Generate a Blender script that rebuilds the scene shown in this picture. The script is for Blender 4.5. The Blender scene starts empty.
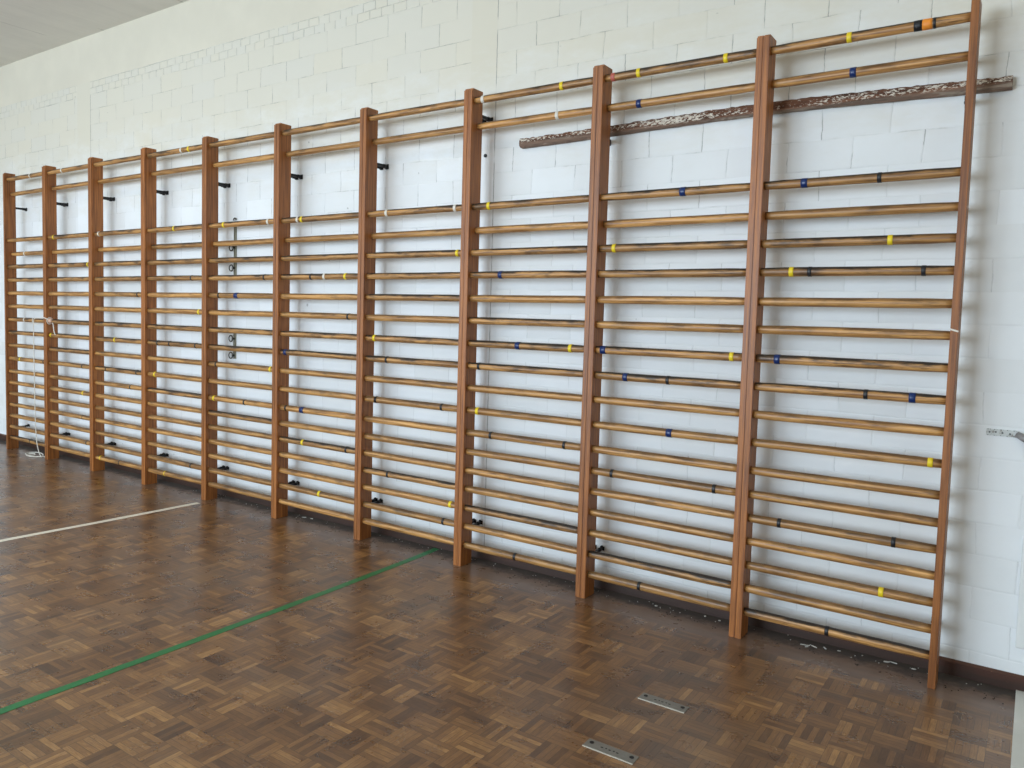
import bpy, bmesh, math, random
from mathutils import Vector, Matrix

random.seed(7)
D = bpy.data
COL = bpy.context.scene.collection
W = 0.85            # width of one wall bars section
UW = 0.0303         # thickness of an upright
UD = 0.108         # depth of an upright
UH = 2.844          # height of an upright
WALL = 0.22         # face of the wall behind the bars
CEIL = 4.045

# ------------------------------------------------------------------ helpers
def lin(r, g, b):
    f = lambda c: (c/255/12.92) if c/255 <= .04045 else ((c/255+.055)/1.055)**2.4
    return (f(r), f(g), f(b), 1)

def link(name, bm, mats, parent=None, loc=(0, 0, 0), smooth=False, recalc=True):
    if recalc:
        bmesh.ops.recalc_face_normals(bm, faces=bm.faces)
    me = D.meshes.new(name)
    bm.to_mesh(me); bm.free()
    for m in (mats if isinstance(mats, (list, tuple)) else [mats]):
        me.materials.append(m)
    if smooth:
        for p in me.polygons: p.use_smooth = True
    return link_mesh(name, me, parent, loc)

def link_mesh(name, me, parent=None, loc=(0, 0, 0)):
    o = D.objects.new(name, me)
    COL.objects.link(o)
    o.location = loc
    if parent: o.parent = parent
    return o

def tag(o, label, cat, group=None, kind=None):
    o['label'] = label; o['category'] = cat
    if group: o['group'] = group
    if kind: o['kind'] = kind
    return o

def struct(o, label=None):
    o['kind'] = 'structure'
    if label: o['label'] = label
    return o

def empty(name, loc):
    o = D.objects.new(name, None); COL.objects.link(o)
    o.location = loc; o.empty_display_size = .1
    return o

def add_box(bm, x0, x1, y0, y1, z0, z1, bevel=0, seg=2, mi=0):
    vs = [bm.verts.new((x, y, z)) for x in (x0, x1) for y in (y0, y1) for z in (z0, z1)]
    q = [(0, 1, 3, 2), (4, 6, 7, 5), (0, 4, 5, 1), (2, 3, 7, 6), (0, 2, 6, 4), (1, 5, 7, 3)]
    fs = [bm.faces.new([vs[i] for i in f]) for f in q]
    for f in fs: f.material_index = mi
    if bevel:
        es = list({e for f in fs for e in f.edges})
        bmesh.ops.bevel(bm, geom=es, offset=bevel, segments=seg, affect='EDGES', profile=.6)
    return fs

def add_tube(bm, pts, r, n=8, cap=True, closed=False):
    """sweep a circle along points; r a number or a list"""
    pts = [Vector(p) for p in pts]
    N = len(pts)
    rs = r if isinstance(r, (list, tuple)) else [r]*N
    rings = []
    up = None
    for i, p in enumerate(pts):
        if closed: t = pts[(i+1) % N]-pts[i-1]
        else: t = pts[min(i+1, N-1)]-pts[max(i-1, 0)]
        t.normalize()
        if up is None:
            up = Vector((0, 0, 1)) if abs(t.z) < .9 else Vector((0, 1, 0))
        a = t.cross(up)
        if a.length < 1e-4: a = t.cross(Vector((1, 0, 0)))
        a.normalize(); b = a.cross(t); b.normalize(); up = b
        rings.append([bm.verts.new(p+rs[i]*(math.cos(2*math.pi*k/n)*a+math.sin(2*math.pi*k/n)*b)) for k in range(n)])
    M = N if closed else N-1
    for i in range(M):
        A, B = rings[i], rings[(i+1) % N]
        for k in range(n):
            bm.faces.new((A[k], A[(k+1) % n], B[(k+1) % n], B[k]))
    if cap and not closed:
        bm.faces.new(rings[0]); bm.faces.new(rings[-1][::-1])

def add_cyl(bm, c, axis, r, h, n=12):
    c = Vector(c); ax = Vector(axis).normalized()
    add_tube(bm, [c-ax*h/2, c+ax*h/2], r, n)

# ------------------------------------------------------------------ materials
class NT:
    def __init__(s, name):
        s.m = D.materials.new(name); s.m.use_nodes = True
        s.t = s.m.node_tree; s.t.nodes.clear()
        s.out = s.t.nodes.new('ShaderNodeOutputMaterial')
        s.b = s.t.nodes.new('ShaderNodeBsdfPrincipled')
        s.l(s.b.outputs[0], s.out.inputs[0])
    def l(s, a, b): s.t.links.new(a, b)
    def n(s, typ, **k):
        nd = s.t.nodes.new(typ)
        for a, v in k.items(): setattr(nd, a, v)
        return nd
    def put(s, sock, v):
        if hasattr(v, 'is_output'): s.l(v, sock)
        else: sock.default_value = v
    def math(s, op, a, b=0.0, c=None, clamp=False):
        nd = s.n('ShaderNodeMath', operation=op, use_clamp=clamp)
        s.put(nd.inputs[0], a); s.put(nd.inputs[1], b)
        if c is not None: s.put(nd.inputs[2], c)
        return nd.outputs[0]
    def mix(s, f, a, b, mode='MIX'):
        nd = s.n('ShaderNodeMix', data_type='RGBA', blend_type=mode)
        s.put(nd.inputs[0], f); s.put(nd.inputs[6], a); s.put(nd.inputs[7], b)
        return nd.outputs[2]
    def ramp(s, f, stops):
        nd = s.n('ShaderNodeValToRGB'); e = nd.color_ramp.elements
        while len(e) < len(stops): e.new(.5)
        for x, (p, c) in zip(e, stops):
            x.position = p; x.color = c if len(c) == 4 else (*c, 1)
        s.put(nd.inputs[0], f); return nd.outputs[0]
    def step(s, f, a, b):
        nd = s.n('ShaderNodeMapRange', interpolation_type='SMOOTHSTEP')
        s.put(nd.inputs[0], f); nd.inputs[1].default_value = a; nd.inputs[2].default_value = b
        return nd.outputs[0]
    def noise(s, vec, scale, detail=3, rough=.5, dim='3D', w=None):
        nd = s.n('ShaderNodeTexNoise', noise_dimensions=dim)
        if vec is not None: s.l(vec, nd.inputs['Vector'])
        nd.inputs['Scale'].default_value = scale; nd.inputs['Detail'].default_value = detail
        nd.inputs['Roughness'].default_value = rough
        if w is not None: s.put(nd.inputs['W'], w)
        return nd.outputs[0]
    def obj(s): return s.n('ShaderNodeTexCoord').outputs['Object']
    def pos(s): return s.n('ShaderNodeNewGeometry').outputs['Position']
    def rnd(s): return s.n('ShaderNodeObjectInfo').outputs['Random']
    def scale(s, vec, xyz, off=None):
        nd = s.n('ShaderNodeVectorMath', operation='MULTIPLY_ADD')
        s.l(vec, nd.inputs[0]); nd.inputs[1].default_value = xyz
        if off is not None: s.l(off, nd.inputs[2])
        return nd.outputs[0]
    def comb(s, x, y, z):
        nd = s.n('ShaderNodeCombineXYZ')
        for i, v in enumerate((x, y, z)): s.put(nd.inputs[i], v)
        return nd.outputs[0]
    def sep(s, v):
        nd = s.n('ShaderNodeSeparateXYZ'); s.l(v, nd.inputs[0]); return nd.outputs
    def bump(s, h, strength=.3, dist=.002):
        nd = s.n('ShaderNodeBump'); nd.inputs['Strength'].default_value = strength
        nd.inputs['Distance'].default_value = dist
        s.l(h, nd.inputs['Height']); s.l(nd.outputs[0], s.b.inputs['Normal'])
    def set(s, col=None, rough=None, **k):
        if col is not None: s.put(s.b.inputs['Base Color'], col)
        if rough is not None: s.put(s.b.inputs['Roughness'], rough)
        for a, v in k.items(): s.put(s.b.inputs[a.replace('_', ' ')], v)
        return s.m

def plain(name, col, rough=.5, metal=0, var=.12, nscale=40):
    t = NT(name)
    f = t.noise(t.obj(), nscale, 3)
    dark = tuple(c*(1-var*2) for c in col[:3])+(1,)
    lite = tuple(min(1, c*(1+var)) for c in col[:3])+(1,)
    return t.set(t.mix(f, dark, lite), rough, Metallic=metal)

def wood(name, axis, dark, lite, rough=.4, grime=0.0, blotch=0.3, fade=None):
    t = NT(name)
    o = t.obj(); r = t.rnd()
    off = t.comb(t.math('MULTIPLY', r, 37.0), t.math('MULTIPLY', r, 91.0), t.math('MULTIPLY', r, 53.0))
    along = [95.0, 95.0, 95.0]; along[axis] = 3.2
    g = t.noise(t.scale(o, along, off), 1.0, 4, .6)
    along2 = [220.0, 220.0, 220.0]; along2[axis] = 9.0
    g2 = t.noise(t.scale(o, along2, off), 1.0, 2, .5)
    low = [30.0]*3; low[axis] = 6.0
    bl = t.noise(t.scale(o, low, off), 1.0, 4, .65)
    f = t.math('ADD', t.math('MULTIPLY', t.step(g, .3, .7), .65), t.math('MULTIPLY', g2, .35))
    c = t.mix(f, dark, lite)
    tone = t.math('ADD', .82, t.math('MULTIPLY', r, .32))
    c = t.mix(1.0, c, t.comb(tone, tone, tone), 'MULTIPLY')
    if blotch:
        m = t.math('MULTIPLY', t.step(t.math('ADD', t.math('MULTIPLY', bl, .7), t.math('MULTIPLY', g2, .3)), .46, .66), blotch)
        c = t.mix(m, c, (.045, .024, .012, 1))
    if grime:
        nz = t.sep(t.n('ShaderNodeTexCoord').outputs['Normal'])[2]
        mm = t.step(t.math('ADD', nz, t.math('MULTIPLY', t.math('SUBTRACT', bl, .5), 1.6)), .12, .75)
        c = t.mix(t.math('MULTIPLY', mm, grime), c, (.018, .013, .010, 1))
    t.bump(g2, .15, .0008)
    return t.set(c, t.math('ADD', rough, t.math('MULTIPLY', g, .2)))

M_UPR = wood('upright_wood', 2, lin(104, 56, 20), lin(182, 114, 54), .36, 0, .12)
M_RUNG = wood('rung_wood_plain', 0, lin(118, 72, 30), lin(224, 170, 102), .30, .6, .5)
M_RUNG_D = wood('rung_wood_worn', 0, lin(96, 58, 28), lin(216, 162, 96), .32, .97, .8)
M_BLACK = plain('black_tape', lin(26, 26, 30), .45)
M_YEL = plain('yellow_tape', lin(238, 208, 38), .4, var=.06)
M_BLUE = plain('blue_tape', lin(14, 44, 100), .3)
M_WTAPE = plain('white_tape', lin(222, 216, 204), .5, var=.06)
M_ORANGE = plain('orange_tape', lin(238, 146, 50), .45, var=.06)
M_PINK = plain('pink_tape', lin(190, 98, 84), .5)
TAPE = dict(y=M_YEL, k=M_BLACK, b=M_BLUE, w=M_WTAPE, o=M_ORANGE, p=M_PINK)
M_IRON = plain('black_iron', lin(30, 29, 30), .5, .3)
M_CORD = plain('white_cord', lin(228, 224, 214), .8, var=.05, nscale=300)
M_KNOT = plain('pale_wood_ball', lin(214, 176, 154), .5)
M_GALV = plain('grey_green_metal', lin(150, 148, 130), .55, .15, var=.25)
M_RING = plain('dark_ring_metal', lin(70, 68, 60), .45, .7)

def painted_metal(name):
    t = NT(name)
    f = t.noise(t.obj(), 60, 4, .6)
    return t.set(t.mix(t.step(f, .5, .72), lin(205, 208, 206), lin(150, 146, 138)), .5)
M_STRAP = painted_metal('painted_strap')
M_LEVER = plain('lever_grey', lin(150, 146, 144), .5, .2, var=.3)

# plank: rough weathered board with flakes of old paint
def plank_mat():
    t = NT('weathered_plank')
    o = t.obj()
    g = t.noise(t.scale(o, (3, 60, 60)), 1, 5, .65)
    big = t.noise(t.scale(o, (1.6, 9, 9)), 1, 3, .6)
    fl = t.noise(t.scale(o, (55, 130, 150)), 1, 4, .7)
    c = t.ramp(g, [(.3, lin(54, 32, 22)), (.55, lin(108, 68, 46)), (.75, lin(150, 108, 82))])
    x = t.sep(o)
    # flakes are dense in the middle of the board's upper edge
    up = t.step(x[2], -.022, -.004)
    band = t.math('SUBTRACT', 1.0, t.step(t.math('ABSOLUTE', t.math('SUBTRACT', x[2], .004)), .004, .022))
    zone = t.step(t.math('ADD', t.math('ADD', fl, t.math('MULTIPLY', t.math('SUBTRACT', big, .5), .45)), t.math('MULTIPLY', band, .07)), .60, .66)
    c = t.mix(t.math('MULTIPLY', zone, up), c, lin(222, 212, 196))
    gr = t.math('MULTIPLY', t.step(t.noise(t.scale(o, (4, 20, 30)), 1, 3, .6), .5, .62), .55)
    c = t.mix(t.math('MULTIPLY', t.math('ADD', gr, .35), t.math('SUBTRACT', 1.0, up)), c, lin(158, 144, 128))
    t.bump(fl, .9, .006)
    return t.set(c, .75)
M_PLANK = plank_mat()

# painted block walls ------------------------------------------------
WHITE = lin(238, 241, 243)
def wall_mat(name, bw, bh, x0, z0, joint=.62, bump=.35, vis=0.0, edge=None):
    t = NT(name)
    p = t.pos(); x = t.sep(p)
    wob = t.noise(t.scale(p, (3.5, 3.5, 3.5)), 1, 3)
    wob2 = t.noise(t.scale(p, (40, 40, 40)), 1, 2)
    fine = t.noise(t.scale(p, (30, 30, 30)), 1, 2, .5)
    dx = t.math('ADD', t.math('MULTIPLY', t.math('SUBTRACT', wob, .5), .035), t.math('MULTIPLY', t.math('SUBTRACT', wob2, .5), .006))
    u = t.math('ADD', t.math('SUBTRACT', x[0], x0), dx)
    v = t.math('ADD', t.math('SUBTRACT', x[2], z0), t.math('MULTIPLY', dx, .45))
    vr = t.math('DIVIDE', v, bh); row = t.math('FLOOR', vr); fv = t.math('FRACT', vr)
    par = t.math('FLOORED_MODULO', row, 2.0)
    ur = t.math('ADD', t.math('DIVIDE', u, bw), t.math('MULTIPLY', t.math('SUBTRACT', 1.0, par), .47))
    colm = t.math('FLOOR', ur); fu = t.math('FRACT', ur)
    dv = t.math('MULTIPLY', t.math('SUBTRACT', .5, t.math('ABSOLUTE', t.math('SUBTRACT', fv, .5))), bh)   # metres to the bed joint
    du = t.math('MULTIPLY', t.math('SUBTRACT', .5, t.math('ABSOLUTE', t.math('SUBTRACT', fu, .5))), bw)   # metres to the upright joint
    wn = t.n('ShaderNodeTexWhiteNoise', noise_dimensions='2D'); t.l(t.comb(colm, row, 0.0), wn.inputs['Vector'])
    tone = wn.outputs['Value']
    ga = t.noise(t.scale(p, (3.0, 3.0, 7.0)), 1, 4, .7)          # where the paint has opened along a bed joint
    gb = t.noise(t.scale(p, (5.0, 5.0, 5.0)), 1, 3, .6)          # ... and along an upright joint
    hi = t.step(x[2], 1.7, 2.6)                                  # thicker paint on the lower wall
    th = t.math('MULTIPLY', t.step(fine, .2, .8), .0022)
    ch = t.math('MULTIPLY', t.math('LESS_THAN', dv, th), t.step(t.math('ADD', ga, t.math('MULTIPLY', hi, .10)), .60-vis, .72-vis))
    cv = t.math('MULTIPLY', t.math('LESS_THAN', du, t.math('ADD', th, .0004)), t.step(t.math('ADD', gb, t.math('MULTIPLY', hi, .05)), .44-vis, .62-vis))
    stain = t.noise(t.scale(p, (1.3, 1.3, 1.3)), 1, 5, .6)
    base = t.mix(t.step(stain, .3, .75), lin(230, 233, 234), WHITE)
    # warm, dimmer light of the upper wall painted into the block colour
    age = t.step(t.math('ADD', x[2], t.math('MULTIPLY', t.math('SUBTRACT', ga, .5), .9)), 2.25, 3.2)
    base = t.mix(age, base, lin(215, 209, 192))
    base = t.mix(t.math('MULTIPLY', tone, .30), base, lin(208, 208, 204))
    soft = t.math('MAXIMUM', t.math('MULTIPLY', t.math('SUBTRACT', 1.0, t.step(dv, 0.0, .007)), t.step(ga, .34, .62)), t.math('SUBTRACT', 1.0, t.step(du, 0.0, .006)))
    c = t.mix(t.math('MULTIPLY', soft, .07), base, lin(140, 140, 138))
    vis_hi = t.math('ADD', .35, t.math('MULTIPLY', hi, .65))
    c = t.mix(t.math('MULTIPLY', t.math('MULTIPLY', ch, joint*.8), vis_hi), c, lin(104, 102, 100))
    c = t.mix(t.math('MULTIPLY', t.math('MULTIPLY', cv, joint), vis_hi), c, lin(96, 95, 94))
    if edge is not None:     # crack where the blocks meet the concrete column
        de = t.math('ABSOLUTE', t.math('SUBTRACT', t.math('ADD', x[0], t.math('MULTIPLY', t.math('SUBTRACT', wob2, .5), .004)), edge))
        ce = t.math('MULTIPLY', t.math('LESS_THAN', de, .003), t.step(gb, .30, .5))
        c = t.mix(t.math('MULTIPLY', ce, .6), c, lin(104, 100, 96))
    speck = t.step(t.noise(t.scale(p, (22, 22, 22)), 1, 1, .3), .80, .83)
    c = t.mix(t.math('MULTIPLY', speck, .5), c, lin(120, 116, 110))
    h = t.math('SUBTRACT', t.math('MULTIPLY', fine, .35), t.math('MULTIPLY', soft, 1.0))
    t.bump(h, bump, .0035)
    return t.set(c, .62)
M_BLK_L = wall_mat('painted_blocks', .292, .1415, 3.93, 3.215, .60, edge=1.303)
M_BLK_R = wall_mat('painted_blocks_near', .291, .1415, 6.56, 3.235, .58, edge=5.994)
M_BAND = wall_mat('painted_small_bricks', .11, .058, 3.0, 3.5, .5, .7, .06)

def plaster(name, col, seams=False, warm_light_top=False):
    t = NT(name)
    p = t.pos()
    n1 = t.noise(t.scale(p, (2, 2, 2)), 1, 5, .6)
    n2 = t.noise(t.scale(p, (45, 45, 45)), 1, 3, .6)
    c = t.mix(t.step(n1, .3, .75), tuple(v*.93 for v in col[:3])+(1,), col)
    if warm_light_top:    # same painted-in upper-wall light as on the blocks
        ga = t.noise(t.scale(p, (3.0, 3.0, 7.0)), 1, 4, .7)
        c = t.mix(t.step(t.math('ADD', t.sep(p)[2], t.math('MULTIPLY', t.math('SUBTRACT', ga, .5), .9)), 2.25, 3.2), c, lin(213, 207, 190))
    if seams:   # board marks of the concrete ceiling
        x = t.sep(p)
        w = t.noise(t.scale(p, (7, .7, 1)), 1, 4, .6)
        c = t.mix(t.math('MULTIPLY', t.step(w, .4, .75), .22), c, tuple(v*.72 for v in col[:3])+(1,))
        fr = t.math('FRACT', t.math('DIVIDE', x[0], .62))
        ln = t.math('LESS_THAN', t.math('ABSOLUTE', t.math('SUBTRACT', fr, .5)), .010)
        gate = t.step(t.noise(t.scale(p, (6, 1.6, 1)), 1, 2), .52, .62)
        c = t.mix(t.math('MULTIPLY', t.math('MULTIPLY', ln, gate), .55), c, tuple(v*.3 for v in col[:3])+(1,))
    t.bump(n2, .25, .002)
    return t.set(c, .75)
M_SMOOTH = plaster('painted_concrete', WHITE, warm_light_top=True)
M_BEAM = plaster('painted_beam', lin(219, 212, 194))
M_CEIL = plaster('concrete_ceiling', lin(232, 229, 219), True)
M_ROOM = plaster('room_paint', lin(222, 220, 210))

# parquet -------------------------------------------------------------
def floor_mat():
    t = NT('mosaic_parquet')
    p = t.pos(); x = t.sep(p)
    T = .118; NF = 5
    u = t.math('DIVIDE', t.math('ADD', x[0], .03), T); v = t.math('DIVIDE', t.math('ADD', x[1], .045), T)
    iu = t.math('FLOOR', u); iv = t.math('FLOOR', v)
    fu = t.math('FRACT', u); fv = t.math('FRACT', v)
    par = t.math('FLOORED_MODULO', t.math('ADD', iu, iv), 2.0)
    npar = t.math('SUBTRACT', 1.0, par)
    acr = t.math('ADD', t.math('MULTIPLY', par, fu), t.math('MULTIPLY', npar, fv))     # across the fingers
    alo = t.math('ADD', t.math('MULTIPLY', par, fv), t.math('MULTIPLY', npar, fu))     # along the fingers
    a5 = t.math('MULTIPLY', acr, float(NF)); fi = t.math('FLOOR', a5); fa = t.math('FRACT', a5)
    def wn(a, b, c):
        nd = t.n('ShaderNodeTexWhiteNoise', noise_dimensions='3D'); t.l(t.comb(a, b, c), nd.inputs['Vector']); return nd.outputs['Value']
    tile = wn(iu, iv, 3.3); fing = wn(iu, iv, fi)
    # grain inside a finger
    gv = t.comb(t.math('ADD', t.math('MULTIPLY', alo, 3.5), t.math('MULTIPLY', fing, 50.0)), t.math('MULTIPLY', acr, 30.0), t.math('MULTIPLY', tile, 70.0))
    g = t.noise(gv, 1.0, 2, .5)
    big = t.noise(t.scale(p, (1.1, 1.1, 1)), 1, 4, .6)
    mid = t.noise(t.scale(p, (7, 7, 1)), 1, 3, .6)
    f = t.math('ADD', t.math('ADD', t.math('MULTIPLY', tile, .30), t.math('MULTIPLY', fing, .34)),
               t.math('ADD', t.math('MULTIPLY', g, .42), t.math('MULTIPLY', t.math('SUBTRACT', mid, .5), .42)))
    c = t.ramp(f, [(.14, lin(58, 36, 20)), (.44, lin(104, 71, 40)), (.68, lin(136, 97, 56)), (.95, lin(184, 140, 86))])
    c = t.mix(t.math('MULTIPLY', t.step(big, .45, .72), .45), c, lin(112, 98, 86))     # greyish worn varnish
    # gaps
    gap_f = t.math('GREATER_THAN', t.math('ABSOLUTE', t.math('SUBTRACT', fa, .5)), .455)
    gap_t = t.math('GREATER_THAN', t.math('ABSOLUTE', t.math('SUBTRACT', alo, .5)), .49)
    gap = t.math('MAXIMUM', gap_f, gap_t)
    c = t.mix(t.math('MULTIPLY', gap, .55), c, lin(40, 28, 20))
    # boards laid along the wall in front of the skirting, dusty
    edge = t.step(t.math('ADD', x[1], t.math('MULTIPLY', t.math('SUBTRACT', mid, .5), .05)), -.085, -.06)
    bn = t.noise(t.scale(p, (2.5, 28, 1)), 1, 4, .6)
    strip = t.mix(bn, lin(84, 60, 44), lin(128, 98, 74))
    c = t.mix(edge, c, strip)
    dirt = t.step(t.math('ADD', x[1], t.math('MULTIPLY', t.math('SUBTRACT', t.noise(t.scale(p, (9, 9, 1)), 1, 4, .7), .5), .20)), .045, .15)
    c = t.mix(t.math('MULTIPLY', dirt, .85), c, lin(40, 35, 31))
    rough = t.math('ADD', .20, t.math('ADD', t.math('MULTIPLY', mid, .18), t.math('MULTIPLY', dirt, .6)))
    h = t.math('ADD', t.math('MULTIPLY', mid, .5), t.math('MULTIPLY', fing, .25))
    t.bump(h, .25, .0012)
    return t.set(c, rough, Specular_IOR_Level=.75)
M_FLOOR = floor_mat()

def skirting_mat():
    t = NT('skirting_wood')
    p = t.pos()
    g = t.noise(t.scale(p, (3, 30, 40)), 1, 4, .6)
    ch = t.step(t.noise(t.scale(p, (18, 30, 40)), 1, 4, .7), .66, .72)
    c = t.mix(g, lin(48, 26, 18), lin(88, 50, 34))
    c = t.mix(t.math('MULTIPLY', ch, .5), c, lin(166, 112, 74))
    x = t.sep(p)
    dust = t.math('SUBTRACT', 1.0, t.step(t.math('ADD', x[2], t.math('MULTIPLY', t.math('SUBTRACT', g, .5), .06)), .02, .06))
    c = t.mix(t.math('MULTIPLY', dust, .7), c, lin(48, 34, 26))
    return t.set(c, .5)
M_SKIRT = skirting_mat()

# ------------------------------------------------------------------ room shell
X0, X1, Y0 = -6.0, 11.0, -9.0
bm = bmesh.new(); add_box(bm, X0-.2, X1+.2, Y0-.2, WALL+.2, -.12, 0)
struct(link('floor', bm, M_FLOOR), 'mosaic parquet gym floor, worn brown varnish')
bm = bmesh.new(); add_box(bm, X0-.2, X1+.2, Y0-.2, WALL+.2, CEIL, CEIL+.15)
struct(link('ceiling', bm, M_CEIL), 'grey board-marked concrete ceiling')
# wall behind the bars: block panels between smooth columns, a small-brick band and a beam on top
bm = bmesh.new()
def wq(x0, x1, z0, z1, mi):
    vs = [bm.verts.new(v) for v in ((x0, WALL, z0), (x1, WALL, z0), (x1, WALL, z1), (x0, WALL, z1))]
    bm.faces.new(vs).material_index = mi
cols = [(X0-.2, 1.06, 0), (1.06, 1.30, 1), (1.30, 5.80, 0), (5.80, 5.99, 1), (5.99, X1+.2, 2)]
for a, b, m in cols:
    wq(a, b, 0, 3.5, m)
    if m == 1: wq(a, b, 3.5, 3.62, 1)
    elif m == 0: wq(a, b, 3.5, 3.62, 3)
    else: wq(a, b, 3.5, 3.62, 3)
wq(X0-.2, X1+.2, 3.62, CEIL, 4)
bmesh.ops.remove_doubles(bm, verts=bm.verts, dist=1e-5)
ex = bmesh.ops.extrude_face_region(bm, geom=list(bm.faces))
bmesh.ops.translate(bm, verts=[g for g in ex['geom'] if isinstance(g, bmesh.types.BMVert)], vec=(0, .2, 0))
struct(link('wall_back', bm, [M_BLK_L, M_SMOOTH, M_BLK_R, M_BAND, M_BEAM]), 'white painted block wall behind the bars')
bm = bmesh.new(); add_box(bm, X0-.2, X0, Y0-.2, WALL, 0, CEIL); struct(link('wall_left', bm, M_ROOM))
bm = bmesh.new(); add_box(bm, X1, X1+.2, Y0-.2, WALL, 0, CEIL); struct(link('wall_right', bm, M_ROOM))
# window wall opposite the bars
WIN = [(-5.6+2.5*i, -5.6+2.5*i+2.2) for i in range(5)]
WZ0, WZ1 = 1.0, 3.3
bm = bmesh.new()
add_box(bm, X0, X1, Y0-.2, Y0, 0, WZ0); add_box(bm, X0, X1, Y0-.2, Y0, WZ1, CEIL)
edges = [X0]+[v for w in WIN for v in w]+[X1]
for a, b in zip(edges[0::2], edges[1::2]): add_box(bm, a, b, Y0-.2, Y0, WZ0, WZ1)
struct(link('wall_front', bm, M_ROOM))
M_FRAME = plain('window_frame_paint', lin(210, 210, 206), .4, var=.03)
for i, (a, b) in enumerate(WIN):
    bm = bmesh.new()
    y0, y1 = Y0-.1, Y0-.04
    add_box(bm, a, a+.06, y0, y1, WZ0, WZ1); add_box(bm, b-.06, b, y0, y1, WZ0, WZ1)
    add_box(bm, a+.06, b-.06, y0, y1, WZ0, WZ0+.06); add_box(bm, a+.06, b-.06, y0, y1, WZ1-.06, WZ1)
    add_box(bm, (a+b)/2-.025, (a+b)/2+.025, y0, y1, WZ0+.06, WZ1-.06)
    struct(link('window_%d' % (i+1), bm, M_FRAME))
    L = D.lights.new('daylight', 'AREA'); L.shape = 'RECTANGLE'; L.size = b-a-.1; L.size_y = WZ1-WZ0-.1
    L.energy = (74, 95, 145, 226, 305)[i]; L.color = (.72, .865, 1.0)
    lo = D.objects.new('daylight', L); COL.objects.link(lo)
    lo.location = ((a+b)/2, Y0-.02, (WZ0+WZ1)/2); lo.rotation_euler = (math.pi/2, 0, 0)   # faces +Y

# skirting board
bm = bmesh.new()
prof = [(WALL, 0), (WALL-.014, 0), (WALL-.014, .058), (WALL-.006, .068), (WALL, .068)]
XB = 9.5
n = len(prof)
A = [bm.verts.new((X0, y, z)) for y, z in prof]; B = [bm.verts.new((XB, y, z)) for y, z in prof]
for k in range(n): bm.faces.new((A[k], A[(k+1) % n], B[(k+1) % n], B[k]))
bm.faces.new(A); bm.faces.new(B[::-1])
struct(link('baseboard_back', bm, M_SKIRT), 'dark brown chipped skirting board')

# ------------------------------------------------------------------ wall bars
RZ = [2.778, 2.634, 2.161, 2.025, 1.892, 1.759, 1.622, 1.490, 1.355, 1.220, 1.087, .952, .818, .701, .587, .473, .357, .242, .128]
RY = [.074 if i in (1, 3) else .038 for i in range(19)]
WORN = {0, 2, 4, 5, 8, 9}

def rung_r(x, L, seed):
    """half height and half depth along the rung"""
    e = min(x, L-x)
    k = .90 + .10*min(1, e/.10)
    return .0212*k + .0004*math.sin(9*x+seed), .0192*k + .0003*math.sin(7*x+2*seed)

def rung_mesh(seed, L):
    bm = bmesh.new(); N, K = 24, 16
    rings = []
    for i in range(N+1):
        x = L*i/N; a, b = rung_r(x, L, seed)
        dz = .0007*math.sin(3.1*x+seed*1.7); dy = .0007*math.cos(2.3*x+seed)
        rings.append([bm.verts.new((x, dy+b*math.cos(2*math.pi*k/K), dz+a*math.sin(2*math.pi*k/K))) for k in range(K)])
    for i in range(N):
        for k in range(K): bm.faces.new((rings[i][k], rings[i][(k+1) % K], rings[i+1][(k+1) % K], rings[i+1][k]))
    bm.faces.new(rings[0][::-1]); bm.faces.new(rings[-1])
    bmesh.ops.recalc_face_normals(bm, faces=bm.faces)
    me = D.meshes.new('rung'); bm.to_mesh(me); bm.free()
    for p in me.polygons: p.use_smooth = True
    return me
RL = W-2*UW+.010
RM = {}
for w in (0, 1):
    for s in range(4):
        me = rung_mesh(s*1.9+.4, RL); me.materials.append(M_RUNG_D if w else M_RUNG); RM[(w, s)] = me

def tape_mesh(w, seed, x, mat):
    bm = bmesh.new(); K = 16; rings = []
    a, b = rung_r(x, RL, seed)
    dz = .0007*math.sin(3.1*x+seed*1.7); dy = .0007*math.cos(2.3*x+seed)
    for xx, g in ((-w/2, .0004), (-w/2, .0013), (-w/6, .0016), (w/6, .0014), (w/2, .0013), (w/2, .0004)):
        rings.append([bm.verts.new((xx, dy+(b+g)*math.cos(2*math.pi*k/K), dz+(a+g)*math.sin(2*math.pi*k/K))) for k in range(K)])
    for A_, B_ in zip(rings, rings[1:]):
        for k in range(K): bm.faces.new((A_[k], A_[(k+1) % K], B_[(k+1) % K], B_[k]))
    bmesh.ops.recalc_face_normals(bm, faces=bm.faces)
    me = D.meshes.new('tape_band'); bm.to_mesh(me); bm.free(); me.materials.append(mat)
    for p in me.polygons: p.use_smooth = True
    return me

def upright_mesh():
    bm = bmesh.new()
    w = UW-.0012
    add_box(bm, -w/2, w/2, 0, UD, 0, UH)
    top = [e for e in bm.edges if all(v.co.z > UH-.001 and v.co.y < .001 for v in e.verts)]
    bmesh.ops.bevel(bm, geom=top, offset=.010, segments=2, affect='EDGES')
    bmesh.ops.bevel(bm, geom=[e for e in bm.edges if e.calc_face_angle(0) > 1.2], offset=.0016, segments=2, affect='EDGES')
    bmesh.ops.recalc_face_normals(bm, faces=bm.faces)
    me = D.meshes.new('upright'); bm.to_mesh(me); bm.free(); me.materials.append(M_UPR)
    return me
UM = upright_mesh()

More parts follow.
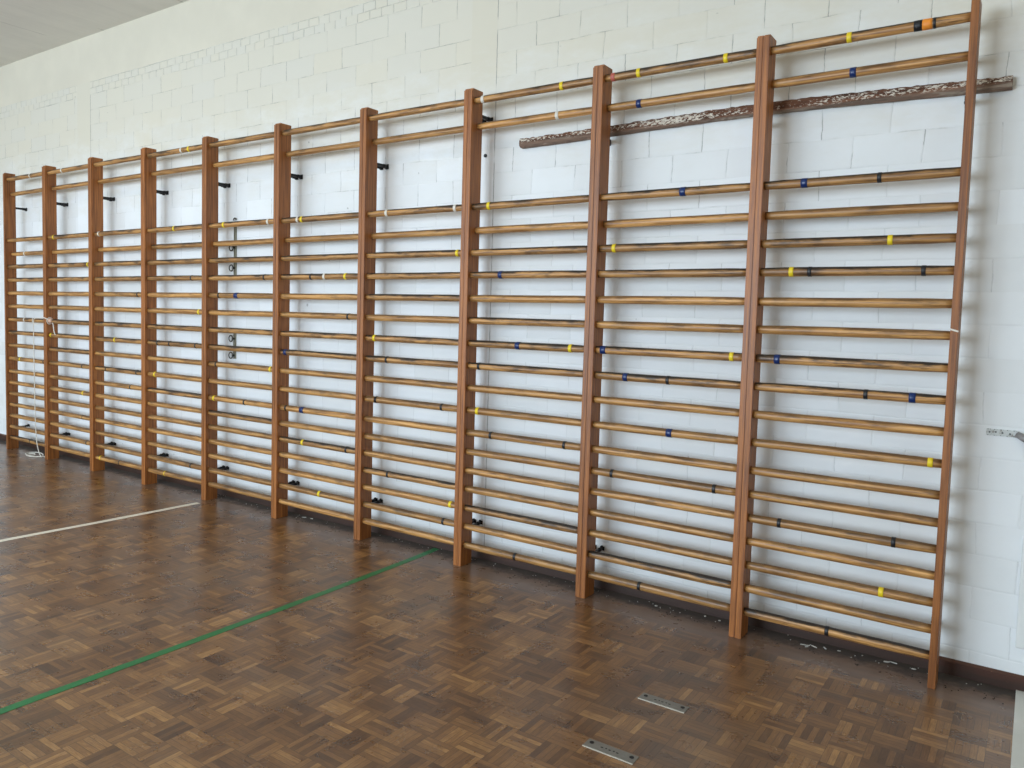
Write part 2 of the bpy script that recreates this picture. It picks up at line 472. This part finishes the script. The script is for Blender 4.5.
def bracket_mesh(top):
    bm = bmesh.new()
    g = WALL-UD
    add_box(bm, -.006, .006, 0, g-.006, *((-.010, .010) if top else (-.007, .006)), .002)         # bar let into the back of the upright
    add_box(bm, -.013, .013, g-.006, g, *((-.017, .017) if top else (-.011, .012)), .002)            # foot on the wall
    add_cyl(bm, (0, g-.028, 0), (0, 1, 0), .0135 if top else .0115, .024, 12)           # bolt sleeve
    add_cyl(bm, (0, g-.012, -.012 if top else .012), (0, 1, 0), .007, .012, 6)
    bmesh.ops.recalc_face_normals(bm, faces=bm.faces)
    me = D.meshes.new('wall_bracket'); bm.to_mesh(me); bm.free(); me.materials.append(M_IRON)
    return me
BT, BB = bracket_mesh(True), bracket_mesh(False)

LABELS = [
    'farthest wall bars section at the left end, white cord hanging down in it',
    'second wall bars section from the left end, pale cord ball on its rung',
    'third wooden wall bars section from the left end of the row',
    'fourth wall bars section from the left, left of where the white floor line stops',
    'fifth wall bars section from the left, in front of the ringed metal rails',
    'sixth wall bars section from the left, next right of the ringed metal rails',
    'wooden wall bars section that the green floor line runs up to',
    'wooden wall bars section with the left tip of the weathered plank showing behind it',
    'second wooden wall bars section from the right end, middle of the weathered plank behind it',
    'nearest wooden wall bars section at the right end, orange tape on its top rung']

# camera model, also used to read where a band of tape sits on its rung
S = .85
CAM = (10.324242701755479*S, -4.336391601522946*S, 1.7864574686084636*S)
YAW, PITCH, ROLL, FPX, PX, PY = -0.6077328685764195, -0.0649145573507909, 0.027042450474977442, 777.896381613389, 497.4989788993237, 367.02589037223294
def cam_axes():
    cy, sy = math.cos(YAW), math.sin(YAW)
    fw = Vector((sy*math.cos(PITCH), cy*math.cos(PITCH), math.sin(PITCH)))
    r = Vector((cy, -sy, 0)); u = r.cross(fw)
    c, s = math.cos(ROLL), math.sin(ROLL)
    return c*r+s*u, -s*r+c*u, fw
AX = cam_axes()
# (section, rung, distance along the rung, colour, width) measured off the photograph
TAPES = [
    (8, 0, 0.643, 'y', 0.02), (9, 0, 0.339, 'y', 0.02), (9, 0, 0.605, 'k', 0.03), (9, 0, 0.639, 'o', 0.036), (9, 0, 0.666, 'k', 0.01), (9, 1, 0.355, 'b', 0.026),
    (9, 2, 0.182, 'b', 0.028), (9, 2, 0.492, 'k', 0.017), (9, 4, 0.548, 'y', 0.02), (9, 5, 0.145, 'y', 0.02), (9, 5, 0.225, 'k', 0.017), (9, 5, 0.682, 'k', 0.017),
    (8, 8, 0.737, 'y', 0.02), (9, 8, 0.101, 'b', 0.026), (9, 9, 0.487, 'k', 0.017), (9, 9, 0.669, 'b', 0.026), (9, 11, 0.751, 'y', 0.02), (8, 13, 0.681, 'k', 0.017),
    (9, 14, 0.148, 'k', 0.017), (9, 14, 0.631, 'k', 0.017), (9, 16, 0.594, 'y', 0.02), (9, 18, 0.382, 'k', 0.017), (7, 0, 0.59, 'y', 0.02), (8, 0, 0.192, 'y', 0.02),
    (7, 0, 0.061, 'w', 0.02), (8, 0, 0.049, 'p', 0.022), (8, 1, 0.184, 'b', 0.026), (7, 1, 0.546, 'w', 0.02), (8, 2, 0.455, 'b', 0.03), (7, 2, 0.123, 'y', 0.02),
    (6, 2, 0.725, 'w', 0.02), (6, 4, 0.75, 'y', 0.02), (8, 4, 0.09, 'y', 0.02), (7, 5, 0.219, 'b', 0.026), (7, 8, 0.353, 'b', 0.03), (7, 8, 0.698, 'y', 0.02),
    (8, 8, 0.047, 'b', 0.032), (7, 9, 0.083, 'k', 0.017), (8, 9, 0.183, 'b', 0.026), (8, 9, 0.418, 'k', 0.017), (6, 11, 0.657, 'k', 0.017), (7, 11, 0.078, 'y', 0.02),
    (7, 12, 0.181, 'k', 0.017), (7, 12, 0.68, 'k', 0.017), (8, 11, 0.436, 'b', 0.03), (8, 13, 0.125, 'k', 0.017), (6, 16, 0.741, 'y', 0.02), (6, 17, 0.689, 'k', 0.017),
    (7, 18, 0.374, 'k', 0.017), (8, 18, 0.306, 'k', 0.017), (0, 0, 0.492, 'w', 0.02), (1, 0, 0.268, 'w', 0.02), (3, 0, 0.58, 'y', 0.02), (3, 0, 0.48, 'w', 0.02),
    (1, 2, 0.102, 'y', 0.02), (2, 2, 0.069, 'w', 0.02), (3, 2, 0.379, 'y', 0.02), (0, 3, 0.282, 'w', 0.02), (1, 4, 0.73, 'y', 0.02), (3, 5, 0.618, 'k', 0.017),
    (2, 6, 0.7, 'k', 0.017), (0, 8, 0.342, 'w', 0.02), (3, 7, 0.719, 'y', 0.02), (1, 9, 0.03, 'y', 0.02), (2, 9, 0.331, 'y', 0.02), (3, 9, 0.148, 'k', 0.017),
    (3, 9, 0.319, 'k', 0.017), (3, 9, 0.676, 'k', 0.017), (0, 11, 0.24, 'y', 0.02), (0, 11, 0.734, 'k', 0.017), (1, 11, 0.62, 'k', 0.017), (2, 11, 0.187, 'k', 0.017),
    (2, 11, 0.68, 'k', 0.017), (3, 11, 0.104, 'y', 0.02), (4, 12, 0.067, 'y', 0.02), (1, 13, 0.629, 'y', 0.02), (2, 12, 0.581, 'k', 0.017), (1, 15, 0.619, 'k', 0.01),
    (4, 2, 0.182, 'y', 0.02), (4, 2, 0.701, 'w', 0.02), (5, 2, 0.171, 'w', 0.02), (5, 2, 0.213, 'y', 0.02), (6, 2, 0.168, 'w', 0.02), (4, 5, 0.666, 'k', 0.017),
    (5, 5, 0.315, 'k', 0.017), (5, 5, 0.449, 'w', 0.02), (5, 5, 0.654, 'y', 0.02), (4, 6, 0.338, 'b', 0.045), (4, 6, 0.126, 'k', 0.017), (5, 7, 0.685, 'k', 0.017),
    (6, 8, 0.079, 'y', 0.02), (5, 9, 0.054, 'b', 0.03), (6, 9, 0.191, 'k', 0.017), (4, 10, 0.096, 'k', 0.017), (4, 10, 0.741, 'y', 0.02), (4, 12, 0.444, 'k', 0.017),
    (5, 12, 0.065, 'k', 0.017), (5, 12, 0.236, 'b', 0.04), (6, 11, 0.102, 'b', 0.02), (5, 14, 0.248, 'y', 0.02), (5, 14, 0.687, 'k', 0.017), (5, 17, 0.424, 'y', 0.02),
    (6, 15, 0.22, 'k', 0.017), (3, 17, 0.615, 'k', 0.017), (0, 18, 0.435, 'k', 0.012), (2, 18, 0.075, 'y', 0.014), (1, 17, 0.689, 'k', 0.017), (2, 18, 0.395, 'k', 0.014),
    (3, 18, 0.247, 'y', 0.01), (6, 11, 0.102, 'k', 0.02),]

units = []
for k in range(10):
    root = empty('wall_bars', (k*W, 0, 0))
    tag(root, LABELS[k], 'wall bars', 'wall bars along the gym wall')
    units.append(root)
    for s, ux in enumerate((UW/2, W-UW/2)):
        up = link_mesh('upright', UM, root, (ux, 0, 0))
        p = k+s                                             # which post line this upright stands in
        zt = 2.705 if p == 7 else (2.488 if p == 8 else (2.474 if p > 8 else 2.50))
        bx = ux-.020 if s else ux
        if not (k == 9 and s == 0):
            if not (p == 8 and s == 0): link_mesh('wall_bracket', BT, root, (bx, UD, zt))
            link_mesh('wall_bracket', BB, root, (bx, UD, .226))
        if k == 9 and s == 1:
            bm = bmesh.new(); add_box(bm, -UW/2-.0008, UW/2+.0004, -.0008, .012, -.0035, .0035)
            o = link('tape_mark', bm, M_WTAPE, up, (0, 0, 1.512)); o.rotation_euler = (0, .30, 0)
    for i in range(19):
        seed = (k*3+i*5) % 4
        rg = link_mesh('rung', RM[(1 if i in WORN or (k*7+i*11) % 9 == 0 else 0, seed)], root, (UW-.005, RY[i], RZ[i]))
        for (tk, ti, tx, tc, tw) in TAPES:
            if tk == k and ti == i:
                tb = link_mesh('tape_band', tape_mesh(tw, seed*1.9+.4, tx, TAPE[tc]), rg, (tx, 0, 0))
                tb['label'] = {'y': 'yellow tape', 'k': 'black tape', 'b': 'blue tape', 'w': 'white tape', 'o': 'orange tape', 'p': 'pink tape'}[tc]

# ------------------------------------------------------------------ weathered plank on the wall
bm = bmesh.new()
N = 110; x0, x1 = 6.20, 8.62
rings = []
for i in range(N+1):
    t_ = i/N; x = x0+(x1-x0)*t_
    bow = .026*math.sin(math.pi*t_)**1.5*(.4+.9*t_)
    zc = 2.537+bow*.9
    r = random.Random(i)
    j = lambda a: r.uniform(-a, a)*1.7
    yb, yf = WALL-.001, WALL-.044
    rings.append([bm.verts.new(v) for v in (
        (x, yb, zc-.026), (x, yf+.016, zc-.027+j(.002)), (x, yf+.003, zc-.018+j(.002)), (x, yf+j(.0015), zc+.002+j(.002)),
        (x, yf+.002+j(.0015), zc+.018+j(.002)), (x, yf+.010, zc+.026+j(.0018)), (x, yb, zc+.027))])
for A_, B_ in zip(rings, rings[1:]):
    m = len(A_)
    for k in range(m): bm.faces.new((A_[k], A_[(k+1) % m], B_[(k+1) % m], B_[k]))
bm.faces.new(rings[0]); bm.faces.new(rings[-1][::-1])
bmesh.ops.translate(bm, verts=bm.verts, vec=(-x0, -(WALL-.022), -2.55))
tag(link('plank', bm, M_PLANK, None, (x0, WALL-.022, 2.55)), 'long weathered brown plank with flaking paint fixed high on the wall behind the bars', 'plank')

# ------------------------------------------------------------------ metal rails with rings
def hook_rail(z0, z1, rings, label, top):
    X = 3.50
    root = empty('hook_rail', (X, WALL, z0)); tag(root, label, 'rail', 'ringed metal rails on the wall')
    bm = bmesh.new(); h = z1-z0
    add_box(bm, -.012, .012, -.005, 0, 0, h, .0015)
    add_box(bm, -.012, -.008, -.012, -.004, 0, h); add_box(bm, .008, .012, -.012, -.004, 0, h)
    link('rail_strip', bm, M_GALV, root)
    for z in rings:
        bm = bmesh.new()
        add_tube(bm, [(-.03+.024*math.cos(a), -.022, z-z0+.024*math.sin(a)) for a in [2*math.pi*i/18 for i in range(18)]], .0045, 8, closed=True)
        add_cyl(bm, (-.004, -.016, z-z0), (0, 1, 0), .007, .022, 8)
        link('ring', bm, M_RING, root, smooth=True)
    if top:
        bm = bmesh.new()
        add_tube(bm, [(.016*math.cos(a), -.012, h+.012+.016*math.sin(a)) for a in [math.pi*1.1*i/10-.15 for i in range(11)]], .0045, 8)
        link('hook', bm, M_RING, root, smooth=True)
hook_rail(1.79, 2.21, (2.005, 1.845), 'upper grey metal rail with rings, on the wall behind the fifth section', True)
hook_rail(1.125, 1.345, (1.285, 1.150), 'lower short grey metal rail with two rings, on the wall behind the fifth section', False)

# ------------------------------------------------------------------ white cord
def smooth_path(pts, n=8):
    P = [Vector(p) for p in pts]; out = []
    P = [2*P[0]-P[1]]+P+[2*P[-1]-P[-2]]
    for i in range(1, len(P)-2):
        for k in range(n):
            t_ = k/n; a, b, c, d = P[i-1:i+3]
            out.append(.5*((2*b)+(c-a)*t_+(2*a-5*b+4*c-d)*t_*t_+(3*b-a-3*c+d)*t_**3))
    out.append(P[-2]); return out
root = empty('cord', (.61, .0, 0))
tag(root, 'white cord hanging from the far left wall bars to a loose coil on the floor', 'cord')
zr = RZ[8]
o = Vector((.61, 0, 0))
pts = [(.905, .016, zr+.012), (.86, -.006, zr+.03), (.83, -.009, zr+.033), (.76, -.002, zr+.028), (.66, .010, zr+.026), (.615, .012, zr+.020), (.608, .006, zr-.02), (.607, .006, zr-.12), (.606, .007, 1.0),
       (.612, .006, .75), (.622, .004, .5), (.64, .0, .3), (.67, -.004, .15), (.705, .0, .05), (.73, .012, .006), (.68, .05, .005), (.60, .085, .005), (.50, .11, .005),
       (.42, .10, .005), (.38, .05, .005), (.42, .0, .005), (.50, -.02, .005), (.57, -.01, .005), (.56, .03, .008), (.49, .04, .010), (.46, .0, .006), (.54, -.04, .005), (.64, -.03, .005), (.72, .035, .005), (.80, .06, .005)]
bm = bmesh.new(); add_tube(bm, [p-o for p in smooth_path(pts)], .0042, 8)
link('cord_line', bm, M_CORD, root, smooth=True)
bm = bmesh.new()
lp = [(.61, -.001, zr+.022), (.625, -.012, zr-.005), (.65, -.010, zr-.03), (.69, .0, zr-.034), (.73, .010, zr-.024)]
add_tube(bm, [p-o for p in smooth_path(lp)], .0038, 8); link('cord_loop', bm, M_CORD, root, smooth=True)
bm = bmesh.new(); bmesh.ops.create_uvsphere(bm, u_segments=20, v_segments=14, radius=.027)
bmesh.ops.translate(bm, verts=bm.verts, vec=Vector((.91, .028, zr+.004))-o)
link('ball', bm, M_KNOT, root, smooth=True)['label'] = 'pale wooden ball'
bm = bmesh.new()
add_tube(bm, [Vector((.905+.004*math.sin(a), .020+.026*math.cos(a), zr+.004+.031*math.sin(a)))-o for a in [2*math.pi*i/22 for i in range(22)]], .004, 8, closed=True)
link('cord_knot', bm, M_CORD, root, smooth=True)
bm = bmesh.new()
tl = [(.935, .030, zr-.005), (.965, .022, zr-.03), (.985, .018, zr-.07), (1.0, .017, zr-.11), (1.02, .018, zr-.128)]
add_tube(bm, [p-o for p in smooth_path(tl)], .0042, 8); link('cord_end', bm, M_CORD, root, smooth=True)

# ------------------------------------------------------------------ floor lines
def line_mat(name, col, wear):
    t = NT(name)
    p = t.pos(); n1 = t.noise(t.scale(p, (30, 30, 1)), 1, 4, .7)
    c = t.mix(t.math('MULTIPLY', t.step(n1, .55, .75), wear), col, tuple(v*.45 for v in col[:3])+(1,))
    return t.set(c, .38)
def strip(name, path, w, mat, label):
    bm = bmesh.new(); Ls, Rs = [], []
    rr = random.Random(3)
    pts = smooth_path([(x, y, 0) for x, y in path], 10)
    for p in pts:
        e = rr.uniform(-.0012, .0012)
        Ls.append((p.x-w/2+e, p.y)); Rs.append((p.x+w/2+e, p.y))
    tops = [[bm.verts.new((x, y, z)) for x, y in side] for side in (Ls, Rs) for z in (.0003, .0013)]
    lb, lt, rb, rt = tops
    for i in range(len(pts)-1):
        for a, b in ((lb, lt), (lt, rt), (rt, rb), (rb, lb)):
            bm.faces.new((a[i], b[i], b[i+1], a[i+1]))
    bm.faces.new((lb[0], lt[0], rt[0], rb[0])); bm.faces.new((lb[-1], rb[-1], rt[-1], lt[-1]))
    return tag(link(name, bm, mat), label, 'floor line')
strip('floor_line', [(5.69, -7.0), (5.687, -4), (5.683, -2.42), (5.684, -1.58), (5.676, -.8), (5.655, -.1), (5.638, .19)], .044,
      line_mat('green_tape', lin(26, 116, 62), .4), 'green tape line across the parquet, running up to the wall bars')
strip('floor_line', [(3.30, -7.0), (3.36, -3), (3.400, -1.473), (3.432, -.80), (3.455, -.08)], .050,
      line_mat('white_line', lin(238, 232, 216), .3), 'white line across the parquet, ending at the foot of the bars')

# ------------------------------------------------------------------ metal plates in the floor
M_PLATE = plain('brushed_plate', lin(150, 150, 144), .42, .75, var=.12, nscale=60)
M_SCREW = plain('screw_dark', lin(44, 44, 46), .5, .6)
M_PEDGE = plain('plate_edge_worn', lin(205, 200, 186), .5, .2)
def plate(x, y, rz, label):
    root = empty('floor_plate', (x, y, 0)); root.rotation_euler = (0, 0, rz)
    tag(root, label, 'floor plate', 'metal plates let into the parquet')
    bm = bmesh.new(); add_box(bm, -.0975, .0975, -.027, .027, -.004, .0028, .0012)
    link('cover', bm, M_PLATE, root)
    bm = bmesh.new(); add_box(bm, -.0975, .0975, -.0305, -.0272, -.003, .0024)
    link('edge_strip', bm, M_PEDGE, root)
    for sx in (-1, 1):
        bm = bmesh.new(); add_cyl(bm, (sx*.078, .006, .0030), (0, 0, 1), .0085, .0016, 14)
        link('screw', bm, M_SCREW, root)
    bm = bmesh.new()
    for i, (u, w) in enumerate(((-.034, .009), (-.018, .005), (-.004, .008), (.012, .006), (.026, .009))):
        add_box(bm, u-w/2, u+w/2, -.004+.002*(i % 2), .002+.002*(i % 2), .0026, .0032)
    link('engraved_dashes', bm, M_SCREW, root)
plate(7.63, -.818, .0, 'metal plate in the parquet, the one nearer the wall bars')
plate(7.62, -1.262, .0, 'metal plate in the parquet, the one farther from the wall bars, at the bottom edge')

# ------------------------------------------------------------------ right edge
def pale_mat():
    t = NT('pale_panel'); p = t.pos()
    n1 = t.noise(t.scale(p, (6, 6, 6)), 1, 4, .6)
    return t.set(t.mix(n1, lin(196, 196, 188), lin(222, 222, 216)), .45)
M_PALE = pale_mat()
bm = bmesh.new(); add_box(bm, 8.779, 9.5, -.50, .205, .0004, .006, .0015); add_box(bm, 8.779, 9.5, -1.20, -.503, .0004, .006, .0015)
tag(link('floor_panel', bm, M_PALE), 'pale grey flat panel lying on the floor at the right edge', 'panel')
bm = bmesh.new(); add_box(bm, 8.765, 9.35, WALL-.022, WALL, .185, .66, .008, 3)
tag(link('wall_panel', bm, plain('white_panel_paint', lin(228, 230, 228), .4, var=.02)), 'white raised panel low on the wall at the right edge', 'panel')
root = empty('wall_latch', (8.61, WALL, 1.085)); tag(root, 'pale painted metal strap with a grey lever on the wall at the right edge', 'latch')
bm = bmesh.new()
add_box(bm, 0, .118, -.004, 0, -.014, .014, .001)
for i in range(5):
    for s in (-1, 1): add_cyl(bm, (.012+i*.023, -.004, s*.012), (0, 1, 0), .0034, .004, 8)
link('strap', bm, M_STRAP, root)
bm = bmesh.new()
for x, z in ((.012, .0), (.034, .002), (.058, .0), (.085, -.002)): add_cyl(bm, (x, -.0045, z), (0, 1, 0), .004, .002, 8)
for i in range(5):
    for s in (-1, 1): add_box(bm, .004+i*.023, .016+i*.023, -.0052, -.004, s*.0125-.0012, s*.0125+.0012)
link('bolt_heads', bm, plain('strap_rivets', lin(92, 96, 94), .5), root)
bm = bmesh.new(); add_tube(bm, [(.110, -.012, .0), (.135, -.026, -.012), (.165, -.030, -.030)], [.013, .015, .012], 10); link('lever', bm, M_LEVER, root, smooth=True)
bm = bmesh.new(); add_tube(bm, [(.150, -.032, -.030), (.175, -.034, -.036)], [.011, .012], 10); link('lever_tip', bm, M_IRON, root, smooth=True)

# ------------------------------------------------------------------ chips of paint and dust along the skirting
bm = bmesh.new(); rr = random.Random(11)
def chip(x, y, l, w, a, h=.0012):
    c, s = math.cos(a), math.sin(a)
    q = [(-l, -w*.7), (l*.2, -w), (l, -w*.2), (l*.6, w), (-l*.7, w*.8)]
    b = [bm.verts.new((x+u*c-v*s, y+u*s+v*c, .0003)) for u, v in q]
    t_ = [bm.verts.new((x+u*c-v*s, y+u*s+v*c, .0003+h+rr.uniform(0, .002))) for u, v in q]
    bm.faces.new(b[::-1]); bm.faces.new(t_)
    for i in range(5): bm.faces.new((b[i], b[(i+1) % 5], t_[(i+1) % 5], t_[i]))
chip(7.945, .128, .022, .0035, .2); chip(7.985, .135, .017, .0025, -.5); chip(7.957, .112, .010, .004, .8)
chip(8.03, .15, .014, .003, -.9); chip(8.09, .16, .008, .004, .3); chip(8.29, .17, .014, .006, .4); chip(8.40, .165, .010, .005, .1); chip(8.315, .18, .018, .003, -.2)
chip(7.52, .165, .006, .006, 0); chip(7.44, .175, .006, .005, 1); chip(7.18, .15, .008, .006, .4); chip(4.40, .16, .018, .006, .3); chip(4.47, .17, .016, .005, -.2)
for i in range(110):
    chip(rr.uniform(3.0, 8.7), rr.uniform(.11, .2), rr.uniform(.001, .004), rr.uniform(.001, .0025), rr.uniform(0, 6), .0006)
tag(link('paint_chips', bm, plain('chip_white', lin(206, 202, 192), .7)), 'small white paint chips scattered on the floor along the skirting', 'debris', kind='stuff')
bm = bmesh.new()
for i in range(160):
    chip(rr.uniform(4.0, 8.75), rr.uniform(.03, .10), rr.uniform(.001, .006), rr.uniform(.001, .004), rr.uniform(0, 6), .001)
tag(link('dark_grit', bm, plain('grit_dark', lin(34, 32, 30), .9)), 'dark grit and fluff strewn along the floor in front of the uprights', 'debris', kind='stuff')
# small black drill holes / plugs in the wall
bm = bmesh.new(); add_cyl(bm, (5.928, WALL-.003, 2.497), (0, 1, 0), .011, .006, 10)
tag(link('wall_plug', bm, M_IRON), 'small black plug in the wall beside an upright, left of the plank', 'plug')

# ------------------------------------------------------------------ lights, world, camera
for x in (-1.5, 2.0, 5.5, 9.0):  # fill lights without fixtures, added to warm the upper wall
    L = D.lights.new('warm_fill', 'AREA'); L.shape = 'RECTANGLE'; L.size = 1.4; L.size_y = .25
    L.energy = 7; L.color = (1.0, .76, .45)
    lo = D.objects.new('warm_fill', L); COL.objects.link(lo); lo.location = (x, -1.9, CEIL-.25)
w = D.worlds.new('World'); bpy.context.scene.world = w; w.use_nodes = True
w.node_tree.nodes['Background'].inputs[0].default_value = (.75, .85, 1, 1); w.node_tree.nodes['Background'].inputs[1].default_value = .6

cam = D.cameras.new('camera'); co = D.objects.new('camera', cam); COL.objects.link(co)
r, u, fw = AX
co.matrix_world = Matrix(((r.x, u.x, -fw.x, CAM[0]), (r.y, u.y, -fw.y, CAM[1]), (r.z, u.z, -fw.z, CAM[2]), (0, 0, 0, 1)))
cam.sensor_width = 36; cam.lens = FPX/1024*36
cam.shift_x = (512-PX)/1024; cam.shift_y = -(384-PY)/1024
cam.clip_start = .05
sc = bpy.context.scene
sc.camera = co
sc.view_settings.view_transform = 'Standard'; sc.view_settings.look = 'None'
sc.view_settings.gamma = 1; sc.view_settings.use_curve_mapping = False
sc.view_settings.exposure = 0.05
